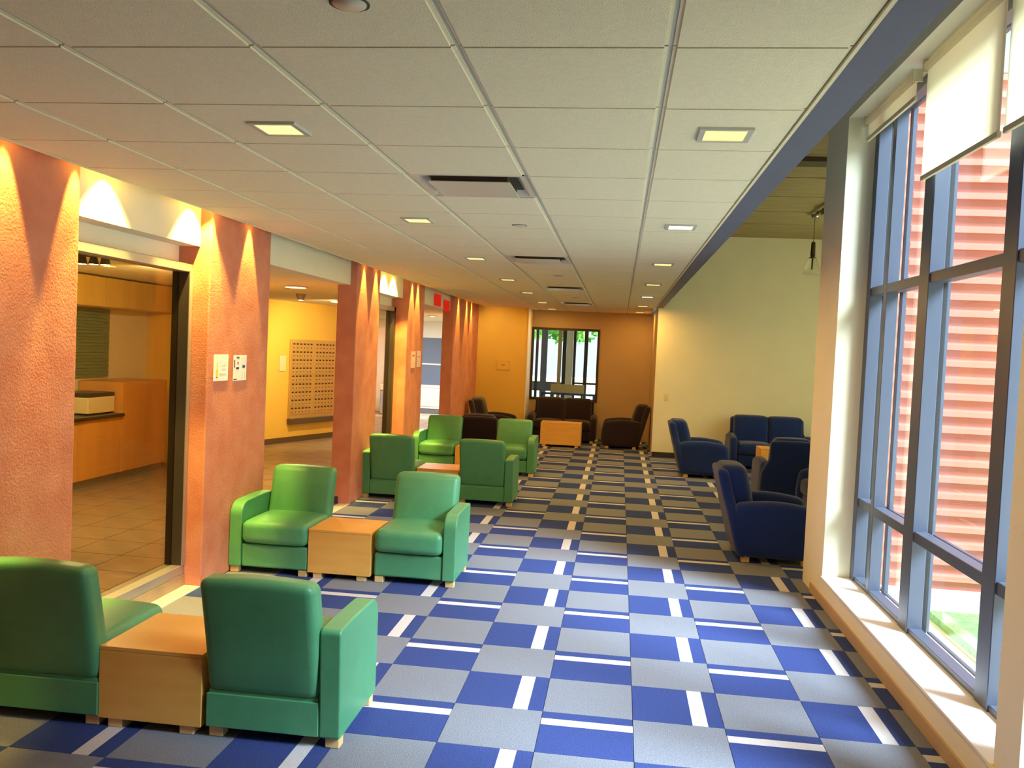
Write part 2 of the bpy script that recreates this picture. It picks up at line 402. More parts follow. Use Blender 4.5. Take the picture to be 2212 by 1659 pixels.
# ------------------------------------------------------------------ tall window, blinds
def tall_window(name, y0, y1, mulls, minor, label):
    wn = empty(name, (1.69, (y0+y1)/2, 0.2)); tag(wn, label, kind='structure')
    off = Vector(wn.location)
    def part(nm, bxs, mt, **k):
        bm = bmesh.new()
        for b in bxs: box(bm, b[0]-off.x, b[1]-off.x, b[2]-off.y, b[3]-off.y, b[4]-off.z, b[5]-off.z)
        return obj(nm, bm, mt, wn, **k)
    za, zb = 0.212, 3.70
    edges = [(y0, y0+0.09)]+mulls+[(y1-0.09, y1)]
    for a, b in edges:
        mu = part('mullion', [(1.67, 1.76, a, b, za, zb)], 'window_metal', bevel=0.004, seg=1)
        off2 = part('mullion_cap', [(1.79, 1.82, (a+b)/2-0.035, (a+b)/2+0.035, za, zb)], 'window_metal')
        part('gasket', [(1.76, 1.79, a+0.012, b-0.012, za, zb)], 'rubber')
    for a, b in minor:
        part('mullion', [(1.68, 1.76, a, b, za, zb)], 'window_metal', bevel=0.003, seg=1)
        part('mullion_cap', [(1.79, 1.815, a, b, za, zb)], 'window_metal')
    zs = [(za, za+0.035), (0.78, 0.845), (2.36, 2.425), (zb-0.06, zb)]
    gaps = sorted(edges+minor)
    for (a0, a1), (b0, b1) in zip(gaps, gaps[1:]):
        for z0, z1 in zs: part('transom', [(1.68, 1.76, a1, b0, z0, z1), (1.79, 1.815, a1, b0, z0+0.01, z1-0.01)], 'window_metal', bevel=0.003, seg=1)
        for (p0, p1), (q0, q1) in zip(zs, zs[1:]):
            part('window_pane', [(1.772, 1.778, a1+0.001, b0-0.001, p1+0.001, q0-0.001)], 'pane_clear')
    return wn
tall_window('window_1', -3.80, -0.72, [(-3.22, -3.07), (-2.05, -1.88)], [(-1.19, -1.12)], 'tall aluminium window facing the red clad wing')
tall_window('window_2', -5.6, -4.02, [], [], 'tall aluminium window further along the window wall')

def blind(y0, y1, zdrop, label):
    r = empty('roller_blind', (1.60, (y0+y1)/2, 3.66)); tag(r, label, 'blind', 'roller blinds in the tall window')
    L = (y1-y0)/2
    bm = bmesh.new(); tube(bm, (0, -L, 0), (0, L, 0), 0.028, 14); obj('roller_tube', bm, 'shade_cloth', r, smooth=False)
    d = zdrop-3.66
    obj('shade_cloth', B((-0.002, 0.002, -L+0.01, L-0.01, d, 0)), 'shade_cloth', r)
    obj('hem_bar', B((-0.010, 0.010, -L+0.01, L-0.01, d-0.03, d)), 'plastic_ivory', r, bevel=0.004)
    for s in (-1, 1): obj('bracket', B((-0.03, 0.03, s*L-0.006, s*L+0.006, -0.035, 0.04)), 'plastic_ivory', r)
blind(-1.84, -0.76, 3.54, 'cream roller blind rolled fully up beside the far jamb')
blind(-3.12, -2.02, 3.00, 'glowing cream roller blind pulled partway down between the two wide mullions')
blind(-3.79, -3.16, 3.00, 'glowing cream roller blind pulled partway down against the cream pier')

# alcove side window (admits daylight on to the blue seats) and entrance glazing behind
for nm, b, lb in (('window_3', (4.96, 4.97, 1.5, 7.0, 0.9, 3.3), 'alcove side window'),):
    struct(nm, B(b), 'pane_clear', lb)

tag(obj('daylight_filter', B((4.86, 4.864, 1.4, 7.1, 0.85, 3.4)), 'filter_cloth'), 'added unseen sheet tinting the daylight of the alcove side window', 'blind')  # unseen sheet added to warm the daylight entering the alcove

# ------------------------------------------------------------------ outside
struct('ground', B((1.8, 60, -60, 60, -0.25, -0.12), (-60, 1.8, -60, -10.2, -0.25, -0.12), (-60, 1.8, 24, 60, -0.25, -0.12)), 'pavement', 'pale pavement outside')
struct('ground_lawn', B((2.35, 7.0, -2.0, -0.46, -0.12, -0.06)), 'grass', 'grass strip below the red clad wing')
ws = struct('wall_exterior', B((1.80, 9.0, -0.40, -0.382, 0.10, 4.13), (1.80, 9.0, -0.44, -0.36, -0.3, 0.10)), ['siding', 'concrete'], 'red ribbed metal clad wing seen through the window')
for p in ws.data.polygons:
    if max(ws.data.vertices[v].co.z for v in p.vertices) < 0.11: p.material_index = 1
bm = bmesh.new(); prism(bm, [(0, -0.030), (-0.048, -0.026), (-0.048, 0.014), (0, 0.036)], 2.05, 9.0, 'x')
rib = meshof(bm, ['siding'])
z = 0.20
while z < 4.1:
    inst('siding_rib', rib, (0, -0.40, z), ws); z += 0.13

# ------------------------------------------------------------------ glazing and rooms beyond the piers
def storefront(name, y0, y1, label):
    s = empty(name, (-3.30, (y0+y1)/2, 0)); tag(s, label, kind='structure'); of = Vector(s.location)
    def P(nm, b, mt, **k):
        bm = bmesh.new(); box(bm, b[0]-of.x, b[1]-of.x, b[2]-of.y, b[3]-of.y, b[4], b[5]); return obj(nm, bm, mt, s, **k)
    P('bottom_rail', (-3.39, -3.262, y0, y1, 0.09, 0.16), 'aluminium', bevel=0.004, seg=1)
    P('top_rail', (-3.39, -3.262, y0, y1, 2.30, 2.36), 'aluminium', bevel=0.004, seg=1)
    P('transom_panel', (-3.40, -3.37, y0, y1, 2.36, 2.49), 'header_white')
    for a, b in ((y0, y0+0.045), (y1-0.045, y1)):
        j = P('jamb', (-3.39, -3.262, a, b, 0.16, 2.30), 'dark_metal')
        P('jamb_trim', (-3.263, -3.256, a, b, 0.16, 2.30), 'aluminium')
    P('window_pane', (-3.345, -3.337, y0+0.045, y1-0.045, 0.16, 2.30), 'pane_tint')
    P('curb', (-3.42, -3.257, y0, y1, 0.0, 0.09), 'stone_tile')
storefront('window_5', -3.115, -1.595, 'metal framed kitchenette glazing between the first piers')
# dark tile skirting pieces on the pier flanks
for x0, x1, y in ((-3.40, -3.262, -1.594), (-3.36, -3.265, 1.926), (-3.36, -3.262, 4.296)):
    struct('baseboard_tile', B((x0, x1, y-0.008, y, 0.0 if y > 0 else 0.0, 0.085)), 'purple_tile', 'dark purple tile skirting on a pier flank')
# glazed door between third and fourth piers
dd = empty('door_1', (-3.36, 3.9, 0)); tag(dd, 'glazed door with dark jamb between two terracotta piers', kind='structure')
obj('jamb', B((-0.06, 0.06, 0.32, 0.40, 0, 2.36)), 'dark_metal', dd)
obj('jamb', B((-0.06, 0.06, -1.04, -0.98, 0, 2.36)), 'dark_metal', dd)
obj('head', B((-0.06, 0.06, -1.04, 0.40, 2.30, 2.36)), 'aluminium', dd)
obj('transom_panel', B((-0.04, -0.01, -1.04, 0.40, 2.36, 2.49)), 'header_white', dd)
obj('door_pane', B((-0.005, 0.005, -0.98, 0.32, 0.02, 2.30)), 'pane_tint', dd)

# kitchenette
struct('wall_kitchen', B((-7.0, -6.86, -4.5, 4.6, 0, 2.6)), 'cream_wall', 'kitchenette back wall')
bm = bmesh.new(); prism(bm, [(-3.37, -1.0), (-5.95, 4.05), (-6.9, 4.05), (-6.9, 4.17), (-5.87, 4.17), (-3.37, -0.78)], 0, 2.6, 'z')
struct('wall_partition', bm, 'yellow_wall', 'partition between kitchenette and corridor')
struct('wall_kitchen_end', B((-7.0, -3.4, -4.5, -4.4, 0, 2.6)), 'cream_wall', 'kitchenette end wall')
def cabinet(name, x0, x1, y0, y1, z0, z1, ndoor, mt, label, toe=True):
    c = empty(name, ((x0+x1)/2, (y0+y1)/2, z0)); tag(c, label, 'cabinet'); cx, cy = c.location.x, c.location.y
    zt = 0.10 if toe else 0.0
    obj('body', B((x0-cx, x1-0.02-cx, y0-cy, y1-cy, zt, z1-z0)), mt, c)
    if toe: obj('toe_kick', B((x0-cx, x1-0.06-cx, y0-cy, y1-cy, 0, zt)), 'aluminium', c)
    wd = (y1-y0)/ndoor
    for i in range(ndoor): obj('door', B((x1-0.02-cx, x1-cx, y0+i*wd+0.004-cy, y0+(i+1)*wd-0.004-cy, zt+0.004, z1-z0-0.004)), mt, c, bevel=0.002, seg=1)
    return c
cabinet('base_cabinet', -6.84, -6.26, 0.75, 2.48, 0, 0.80, 2, 'cabinet_wood', 'wooden base cabinet under the dark kitchenette counter')
cabinet('tall_cabinet', -6.84, -6.26, 2.485, 3.55, 0, 1.22, 1, 'cabinet_wood', 'taller wooden cabinet beside the kitchenette counter')
cabinet('wall_cabinet', -6.85, -6.40, 0.55, 2.31, 2.14, 2.50, 2, 'cabinet_yellow', 'yellow wood wall cabinets above the counter', False)
cabinet('wall_cabinet', -6.85, -6.40, 2.315, 4.03, 2.14, 2.50, 2, 'cabinet_yellow', 'yellow wood wall cabinets above the taller cabinet', False)
tag(obj('worktop', B((-6.85, -6.22, 0.75, 2.482, 0.80, 0.84)), 'counter_dark'), 'dark kitchenette worktop on wooden base cabinet', 'worktop')
mw = empty('microwave', (-6.55, 2.2, 0.84)); tag(mw, 'pale microwave with dark top on the kitchenette worktop', 'microwave')
obj('body', B((-0.2, 0.2, -0.27, 0.27, 0.015, 0.21)), 'plastic_ivory', mw, bevel=0.01); obj('top', B((-0.2, 0.2, -0.27, 0.27, 0.21, 0.26)), 'counter_dark', mw, bevel=0.01)
for s in (-1, 1): obj('foot', B((-0.15, 0.15, s*0.22-0.02, s*0.22+0.02, 0, 0.015)), 'rubber', mw)
bl = empty('venetian_blind', (-6.84, 2.72, 1.25)); tag(bl, 'green slatted blind above the kitchenette worktop', 'blind')
sl = meshof(B((0.0, 0.012, -0.36, 0.36, 0, 0.036)), ['green_blind'])
for i in range(22): inst('slat', sl, (0.004*(i % 2), 0, 0.04*i), bl)
ks = empty('track_spotlight', (-4.83, -0.37, 2.52)); tag(ks, 'ceiling spotlight with three heads in the kitchenette', 'spotlight')
obj('base', B((-0.16, 0.16, -0.03, 0.03, -0.02, 0)), 'steel_dark', ks)
for i in range(3):
    bm = bmesh.new(); lathe(bm, [(0.03, -0.02), (0.045, -0.08), (0.04, -0.085)], 14, ((i-1)*0.11, 0, 0)); obj('lamp_head', bm, 'steel_dark', ks)
    bm = bmesh.new(); lathe(bm, [(0.0, -0.087), (0.038, -0.087)], 14, ((i-1)*0.11, 0, 0)); obj('lamp_lens', bm, 'disc_kitchen', ks)

# corridor with mailboxes: angled yellow wall
a = Vector((-6.16, 6.74, 0)); bq = Vector((-5.60, 8.41, 0)); dr = (bq-a).normalized()
A0 = a-dr*1.2; ang = math.atan2(dr.y, dr.x)
yw = struct('wall_mail', B((0, 3.35, 0, 0.12, 0, 2.6)), 'yellow_wall', 'bright yellow corridor wall holding mailboxes'); yw.location = A0; yw.rotation_euler = (0, 0, ang)
bb = struct('baseboard_mail', B((0, 3.35, -0.012, 0, 0, 0.1)), 'brass_dark', 'baseboard of the yellow corridor wall'); bb.location = A0; bb.rotation_euler = (0, 0, ang)
struct('wall_corridor_end', B((-8.2, -8.1, -4.5, 16.2, 0, 2.6)), 'yellow_wall', 'corridor outer wall')
mb = empty('mailbox_unit', A0+dr*1.72+Vector((0, 0, 0.33)), ang); tag(mb, 'recessed metal mailbox unit with rows of small doors', 'mailbox')
obj('frame', B((0.0, 1.30, -0.03, -0.001, 0, 1.52)), 'mailbox_metal', mb, bevel=0.004, seg=1)
obj('ledge', B((-0.01, 1.31, -0.10, -0.0, 0, 0.10)), 'brass_dark', mb, bevel=0.004, seg=1)
bm = bmesh.new(); box(bm, 0, 0.088, -0.042, -0.03, 0, 0.138, 0); box(bm, 0.02, 0.07, -0.046, -0.042, 0.095, 0.122, 1); box(bm, 0.03, 0.06, -0.044, -0.042, 0.03, 0.05, 2)
bxd = meshof(bm, ['mailbox_metal', 'hole_dark', 'brass_dark'])
for hx in (0.03, 0.68):
    for i in range(6):
        for j in range(9): inst('mailbox_door', bxd, (hx+i*0.096, 0, 0.17+j*0.145), mb)
o = tag(obj('notice_board', B((0, 0.17, -0.02, -0.001, 0, 0.27)), 'plastic_ivory', bevel=0.004, seg=1), 'small pale notice plaque beside the mailbox unit', 'plaque')
o.location = A0+dr*1.45+Vector((0, 0, 1.28)); o.rotation_euler = (0, 0, ang)
def disc_light(name, loc, r, mt, label, cat='ceiling light', group=None):
    d = empty(name, loc); tag(d, label, cat, group)
    bm = bmesh.new(); lathe(bm, [(r, 0.0), (r+0.025, -0.004), (r+0.025, -0.016), (r, -0.018)], 20, caps=False); obj('trim_ring', bm, 'white_paint', d, smooth=True)
    bm = bmesh.new(); lathe(bm, [(0, -0.014), (r, -0.014)], 20); obj('lamp_lens', bm, mt, d)
    return d
disc_light('round_downlight', (-4.27, 3.0, 2.52), 0.13, 'disc_warm', 'round glowing ceiling light before the yellow mailbox wall')
sp = empty('ceiling_spotlight', (-4.86, 4.73, 2.52)); tag(sp, 'small spotlight head on the corridor ceiling near the mailboxes', 'spotlight')
bm = bmesh.new(); lathe(bm, [(0.07, 0), (0.07, -0.03), (0.04, -0.09)], 14); obj('housing', bm, 'aluminium', sp)
bm = bmesh.new(); lathe(bm, [(0, -0.092), (0.04, -0.092)], 14); obj('lamp_lens', bm, 'disc_warm', sp)
for y in (5.6,): disc_light('round_downlight', (-4.9, 6.6, 2.52), 0.13, 'disc_warm', 'round ceiling light washing the mailbox wall')
def lamp(kind, name, loc, energy, color, size=0.1, aim=None, spot=None, blend=0.5, parent=None):
    d = bpy.data.lights.new(name, kind); d.energy = energy; d.color = color
    if kind == 'AREA': d.size = size
    else: d.shadow_soft_size = size
    if kind == 'SPOT': d.spot_size = math.radians(spot); d.spot_blend = blend
    o = bpy.data.objects.new(name, d); COL.objects.link(o); o.location = loc
    if aim: o.rotation_euler = Vector(aim).to_track_quat('-Z', 'Y').to_euler()
    return o
WARM = (1.0, 0.66, 0.11)
lamp('SPOT', 'mail_wall_fill', (-4.75, 6.0, 2.46), 170, (1.0, 0.74, 0.30), 0.08, (-0.6, 0.9, -0.75), 110, 0.8)  # extra fill added to brighten the mailbox wall, no fixture here
lamp('AREA', 'corridor_lamp', (-4.27, 3.0, 2.49), 40, (1.0, 0.74, 0.36), 0.24)
lamp('AREA', 'kitchen_lamp', (-4.83, -0.37, 2.40), 60, (1.0, 0.80, 0.36), 0.25)
lamp('SPOT', 'kitchen_fill', (-4.6, 0.6, 2.42), 90, (1.0, 0.80, 0.36), 0.06, (-1.0, 0.9, -0.6), 120, 0.8)  # extra fill added toward the cabinets, no fixture of its own

# room beyond third and fifth openings
struct('wall_far_room', B((-8.1, -2.6, 16.0, 16.15, 0, 0.75), (-8.1, -2.6, 16.0, 16.15, 2.08, 2.6)), 'white_paint', 'white parts of the far room wall')
struct('wall_far_room_band', B((-8.1, -2.6, 16.0, 16.15, 0.75, 2.08)), 'bluegrey_wall', 'blue grey band of the far room wall')
struct('trim_5', B((-8.1, -2.6, 15.985, 16.0, 1.31, 1.35), (-8.1, -2.6, 15.985, 16.0, 2.06, 2.10)), 'white_paint', 'white rails on the blue grey wall')
struct('wall_corridor_right', B((-3.34, -3.22, YY+0.6, 16.2, 0, 3.0)), 'cream_wall', 'wall between nook and far room')
c = empty('low_cabinet', (-5.25, 15.77, 0)); tag(c, 'white low panelled cabinet against the blue grey wall', 'cabinet')
obj('body', B((-0.42, 0.42, -0.2, 0.2, 0.12, 0.68)), 'white_paint', c, bevel=0.01); obj('door', B((-0.36, 0.36, -0.215, -0.2, 0.18, 0.62)), 'white_paint', c, bevel=0.008); obj('plinth', B((-0.42, 0.42, -0.18, 0.2, 0, 0.12)), 'lobby_grey', c)
c = empty('recycling_bin', (-6.05, 14.6, 0)); tag(c, 'pale blue bin with white lid in the far room', 'bin')
obj('body', B((-0.26, 0.26, -0.25, 0.25, 0.02, 0.62)), 'appliance_blue', c, bevel=0.02); obj('lid', B((-0.28, 0.28, -0.27, 0.27, 0.62, 0.78)), 'white_paint', c, bevel=0.03)
tag(obj('white_column', B((-6.75, -6.45, 15.2, 15.5, 0, 2.52)), 'white_paint', bevel=0.01), 'slim white column in the far room', 'column')
c = empty('wall_phone', (-4.72, 15.98, 1.05)); tag(c, 'ivory wall phone hanging on the blue grey wall', 'phone')
obj('body', B((-0.10, 0.10, -0.08, 0, 0.12, 0.42)), 'plastic_ivory', c, bevel=0.02); obj('cord', B((-0.08, -0.06, -0.03, -0.01, -0.12, 0.14)), 'plastic_ivory', c)
disc_light('round_downlight', (-5.2, 9.6, 2.52), 0.06, 'disc_cool', 'small round downlight seen through the glazed door')
disc_light('round_downlight', (-4.4, 11.6, 2.52), 0.06, 'disc_cool', 'small round downlight seen under the red signs')
lamp('AREA', 'far_room_fill', (-5.4, 13.4, 2.48), 110, (0.92, 0.95, 1.0), 1.2)  # fill added to light the far room, no fixture
lamp('AREA', 'far_room_fill', (-4.2, 10.6, 2.48), 40, (1.0, 0.9, 0.75), 0.6)  # second added fill without fixture, at the near end
# red signs on white plates by the fourth header
for y, zz, lb in ((6.5, 2.60, 'red sign panel hanging from the white header above the opening'), (7.25, 2.54, 'red sign panel hanging close to the last terracotta pier')):
    r = empty('hanging_sign', (-3.17, y, zz)); tag(r, lb, 'sign', 'red hanging signs')
    obj('plate', B((-0.02, 0.0, -0.20, 0.20, -0.10, 0.10)), 'red_sign', r, bevel=0.006, seg=1)
    obj('hanger', B((-0.04, -0.02, -0.02, 0.02, -0.05, 0.12)), 'white_paint', r)

# ------------------------------------------------------------------ interior window in the nook and lobby beyond
nw = empty('window_6', ((wx0+wx1)/2, YB, (wz0+wz1)/2)); tag(nw, 'dark framed interior window in the nook wall', kind='structure')
hw, hh = (wx1-wx0)/2, (wz1-wz0)/2
for b in ((-hw, hw, -0.02, 0.08, hh-0.05, hh), (-hw, hw, -0.02, 0.08, -hh, -hh+0.05), (-hw, -hw+0.05, -0.02, 0.08, -hh+0.05, hh-0.05), (hw-0.05, hw, -0.02, 0.08, -hh+0.05, hh-0.05)):
    obj('frame', B(b), 'dark_frame', nw)
obj('window_pane', B((-hw+0.05, hw-0.05, 0.03, 0.036, -hh+0.05, hh-0.05)), 'pane_clear', nw)
struct('floor_lobby', B((-3.2, 3.5, 11.12, 18.2, -0.12, 0)), 'stone_tile', 'lobby floor beyond the nook window')
struct('ceiling_lobby', B((-3.2, 3.5, 11.12, 18.2, 2.55, 2.7)), 'header_white', 'lobby ceiling beyond the nook window')
struct('wall_lobby', B((3.4, 3.5, 11.12, 18.2, 0, 2.7)), 'cream_wall', 'lobby side wall')
LOBBY = ((-2.50, -2.43, 'dark_metal'), (-2.35, -2.18, 'lobby_grey'), (-1.88, -1.78, 'lobby_beige'), (-1.75, -1.65, 'dark_metal'), (-1.64, -1.46, 'header_white'), (-1.45, -1.38, 'dark_frame'), (-1.15, -1.05, 'dark_frame'), (-0.70, -0.60, 'dark_frame'))
LF = empty('window_7', (-1.0, 16.6, 0)); tag(LF, 'bright glazed lobby front seen through the nook window', kind='structure')
for x0, x1, mt in LOBBY:
    obj('mullion', B((x0+1.0, x1+1.0, -0.06, 0.06, 0, 2.55)), mt, LF)
obj('transom', B((-1.9, -0.75, -0.05, 0.05, 0.72, 0.98)), 'lobby_grey', LF)
obj('transom', B((-0.45, 1.5, -0.05, 0.05, 0.95, 1.0)), 'dark_frame', LF)
obj('window_pane', B((-2.1, 2.4, -0.004, 0.004, 0, 2.55)), 'pane_clear', LF)
c = empty('bench_panel', (-1.42, 14.0, 0)); tag(c, 'beige panel back of a lobby bench seen through the nook window', 'bench')
obj('backrest', B((-0.42, 0.42, -0.02, 0.02, 0.78, 1.03)), 'lobby_beige', c, bevel=0.01)
for x in (-0.36, 0.36): obj('leg', B((x-0.02, x+0.02, -0.02, 0.38, 0, 0.78)), 'dark_metal', c)
obj('seat', B((-0.42, 0.42, 0.0, 0.42, 0.40, 0.45)), 'lobby_beige', c)
c = empty('lobby_railing', (-1.35, 13.2, 0)); tag(c, 'dark blue low rail in the lobby behind the nook window', 'railing')
obj('top_rail', B((-0.65, 0.65, -0.02, 0.02, 0.80, 0.85)), 'lobby_blue', c)
for x in (-0.62, -0.40, -0.15, 0.12, 0.38, 0.62): obj('post', B((x-0.03, x+0.03, -0.02, 0.02, 0, 0.80)), 'lobby_blue', c)
def tree(name, x, y, h, r, label):
    t = empty(name, (x, y, -0.12)); tag(t, label, 'tree', 'trees outside the lobby front')
    bm = bmesh.new(); lathe(bm, [(0.16, 0), (0.11, h*0.5), (0.05, h*0.8)], 10); obj('trunk', bm, 'bark', t, smooth=True)
    bm = bmesh.new(); rnd = random.Random(int(x*10))
    for i in range(900):
        v = Vector((rnd.gauss(0, 1), rnd.gauss(0, 1), rnd.gauss(0, 1))).normalized()*r*rnd.uniform(0.55, 1.0)
        c0 = Vector((0, 0, h*0.75))+Vector((v.x, v.y, v.z*0.8)); u_ = Vector((rnd.gauss(0, 1), rnd.gauss(0, 1), rnd.gauss(0, 1))).normalized(); w_ = u_.orthogonal().normalized()
        s = 0.16; bm.faces.new([bm.verts.new(c0+u_*s), bm.verts.new(c0+w_*s*0.6), bm.verts.new(c0-u_*s), bm.verts.new(c0-w_*s*0.6)])
    obj('foliage', bm, 'leaf', t)
tree('leafy_tree', -2.2, 27.5, 4.6, 1.5, 'leafy green tree outside, seen through the lobby front')
tree('leafy_tree', -4.6, 29.5, 4.6, 1.6, 'second leafy green tree outside beside the lobby column')

# ------------------------------------------------------------------ ceiling fittings
bm = bmesh.new(); 
def dl_proto(lens):
    d = empty('square_downlight', (0, 0, 0))
    bm = bmesh.new()
    for b in ((-0.10, 0.10, -0.10, -0.078, -0.010, 0.0), (-0.10, 0.10, 0.078, 0.10, -0.010, 0.0), (-0.10, -0.078, -0.078, 0.078, -0.010, 0.0), (0.078, 0.10, -0.078, 0.078, -0.010, 0.0)): box(bm, *b)
    obj('trim_frame', bm, 'runner', d)
    obj('lamp_lens', B((-0.078, 0.078, -0.078, 0.078, -0.0065, -0.003)), lens, d)
    return d
ORD = ['first', 'second', 'third', 'fourth', 'fifth', 'sixth', 'seventh', 'eighth', 'ninth', 'tenth', 'eleventh', 'twelfth', 'thirteenth', 'fourteenth', 'fifteenth', 'sixteenth']
protos = {'lens_warm': None, 'lens_white': None}
for x in (-1.582, 0.203):
    for i, y in enumerate((-4.13, -1.69, 0.72, 3.13, 5.42, 7.95, 10.2)):
        wht = x > 0 and i in (1, 4); k = 'lens_white' if wht else 'lens_warm'
        if protos[k] is None: protos[k] = dl_proto(k); o = protos[k]
        else: o = copy_tree(protos[k])
        o.location = (x, y, ZC-0.002)
        l = lamp('AREA', 'downlight_lamp', (0, 0, -0.012), 14 if wht else (4.5 if y < -4 else 4.0 if y > 10 else 9.0), (1.0, 0.66, 0.26) if wht else (1.0, 0.54, 0.11), 0.13); l.parent = o
        if wht: tag(o, ORD[6-i]+' downlight from the nook beside the dark beam, brighter and whiter than its row', 'downlight', 'bright square downlights')
        elif x > 0: tag(o, ORD[6-i]+' square downlight from the nook in the ceiling row beside the dark beam', 'downlight', 'square downlights beside the beam')
        else: tag(o, ORD[6-i]+' square downlight from the nook in the ceiling row before the terracotta piers', 'downlight', 'square downlights before the piers')
# air diffusers
def diffuser(y, label):
    d = empty('air_diffuser', (-0.969, y+TT/2, ZC)); tag(d, label, 'air diffuser', 'square plaque air diffusers in the ceiling')
    h = TT/2-0.004; bm = bmesh.new()
    p = [(h, 0.0), (h-0.03, 0.0), (h-0.09, 0.055)]
    for (r0, z0), (r1, z1) in zip(p, p[1:]):
        q0 = [bm.verts.new((sx*r0, sy*r0, z0)) for sx, sy in ((-1, -1), (1, -1), (1, 1), (-1, 1))]; q1 = [bm.verts.new((sx*r1, sy*r1, z1)) for sx, sy in ((-1, -1), (1, -1), (1, 1), (-1, 1))]
        for i in range(4): bm.faces.new((q0[i], q0[(i+1) % 4], q1[(i+1) % 4], q1[i]))
    obj('housing', bm, 'diffuser_paint', d)
    obj('gap_shade', B((-0.20, 0.20, -0.20, 0.20, -0.010, 0.08)), 'hole_dark', d)  # solid dark block standing in for the shaded gap above the plaque
    obj('plaque', B((-0.215, 0.215, -0.215, 0.215, -0.020, -0.014)), 'diffuser_paint', d, bevel=0.004)
    for sx in (-0.18, 0.18): obj('hanger', B((sx-0.006, sx+0.006, -0.006, 0.006, -0.014, -0.009)), 'diffuser_paint', d)
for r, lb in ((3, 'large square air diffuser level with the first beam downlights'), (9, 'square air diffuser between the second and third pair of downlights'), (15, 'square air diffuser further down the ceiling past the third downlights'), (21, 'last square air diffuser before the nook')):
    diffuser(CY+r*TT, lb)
for (x, y, lb) in ((-0.882, -5.394, 'round concealed sprinkler cover before the first air diffuser'), (-0.894, -1.548, 'round concealed sprinkler cover behind the first air diffuser'), (-0.9, 2.4, 'round concealed sprinkler cover behind the second air diffuser'), (-0.9, 6.3, 'round concealed sprinkler cover behind the third air diffuser')):
    s = empty('sprinkler_cover', (x, y, ZC-0.002)); tag(s, lb, 'sprinkler', 'sprinkler covers in the ceiling')
    bm = bmesh.new(); lathe(bm, [(0.045, 0), (0.043, -0.006), (0, -0.009)], 20); obj('cover_plate', bm, 'diffuser_paint', s, smooth=True)
    bm = bmesh.new(); lathe(bm, [(0.052, 0.0), (0.052, -0.003), (0.046, -0.003)], 20, caps=False); obj('gap_ring', bm, 'plenum', s)

# wall washers in the slot above the piers
def washer(y, e, x=-3.05, size=35, n=0):
    t = empty('wall_washer', (x, y, 2.93)); tag(t, ORD[n]+' small spotlight from the yellow wall in the slot above the piers', 'spotlight', 'wall washers in the slot')
    bm = bmesh.new(); lathe(bm, [(0.028, 0.07), (0.028, 0.01), (0.024, 0.0)], 12); obj('housing', bm, 'steel_dark', t)
    l = lamp('SPOT', 'washer_lamp', (0, 0, -0.012), e, WARM, 0.012, (-0.04, 0, -1.0), size, 0.35); l.parent = t
for n_, y in enumerate((-4.5, -3.72, -3.17, -2.78, -1.76, -1.585, -0.95, 2.17, 2.66, 3.3, 3.75, 4.50, 4.85, 8.05, 8.9, 9.45)): washer(y, n=15-n_, e=300 if y in (-2.78, -1.76, 3.3, 3.75) else 180, size=76 if y in (-2.78, -1.76, 3.3, 3.75) else 35)

lamp('SPOT', 'end_wall_fill', (-2.95, 9.3, 2.60), 22, (1.0, 0.72, 0.30), 0.03, (0.22, 1.0, -0.55), 85, 0.8)  # fill added to brighten the yellow end wall
disc_light('fill_fixture', (-2.95, 9.3, ZC+0.005), 0.03, 'lens_warm', 'added tiny ceiling disc standing for the fill on the yellow end wall', 'spotlight')  # made-up fixture added to go with the end wall fill
# pendant lamp and its rail in the alcove
p = empty('pendant_lamp', (2.60, 5.75, ZA)); tag(p, 'clear glass bell pendant lamp hanging before the cream wall', 'pendant lamp')
bm = bmesh.new(); lathe(bm, [(0.06, 0), (0.055, -0.03), (0.02, -0.05)], 16); obj('canopy', bm, 'chrome', p, smooth=True)
bm = bmesh.new(); tube(bm, (0, 0, -0.05), (0, 0, -0.42), 0.004, 6); obj('cord', bm, 'steel_dark', p)
bm = bmesh.new(); lathe(bm, [(0.02, -0.40), (0.03, -0.42), (0.036, -0.58), (0.03, -0.62), (0.06, -0.64)], 16); obj('socket', bm, 'steel_dark', p, smooth=True)
bm = bmesh.new(); lathe(bm, [(0.055, -0.64), (0.075, -0.70), (0.105, -0.78), (0.135, -0.88), (0.139, -0.88), (0.109, -0.78), (0.079, -0.70), (0.058, -0.64)], 24, caps=False); obj('shade', bm, 'lamp_glass', p, smooth=True)
bm = bmesh.new(); lathe(bm, [(0.0, -0.82), (0.012, -0.80), (0.012, -0.64)], 10); obj('lamp_tube', bm, 'steel_dark', p, smooth=True)
r = empty('lamp_track', (2.56, 5.7, ZA)); tag(r, 'thin dark lighting track on the plank ceiling beside the pendant', 'track')
bm = bmesh.new(); box(bm, -0.015, 0.015, -1.7, 0.0, -0.06, -0.03); obj('rail', bm, 'steel_dark', r); obj('lamp_head', B((-0.03, 0.03, -0.78, -0.66, -0.12, -0.06)), 'steel_dark', r); obj('stem', B((-0.008, 0.008, -0.3, -0.28, -0.03, 0), (-0.008, 0.008, -1.5, -1.48, -0.03, 0)), 'steel_dark', r)

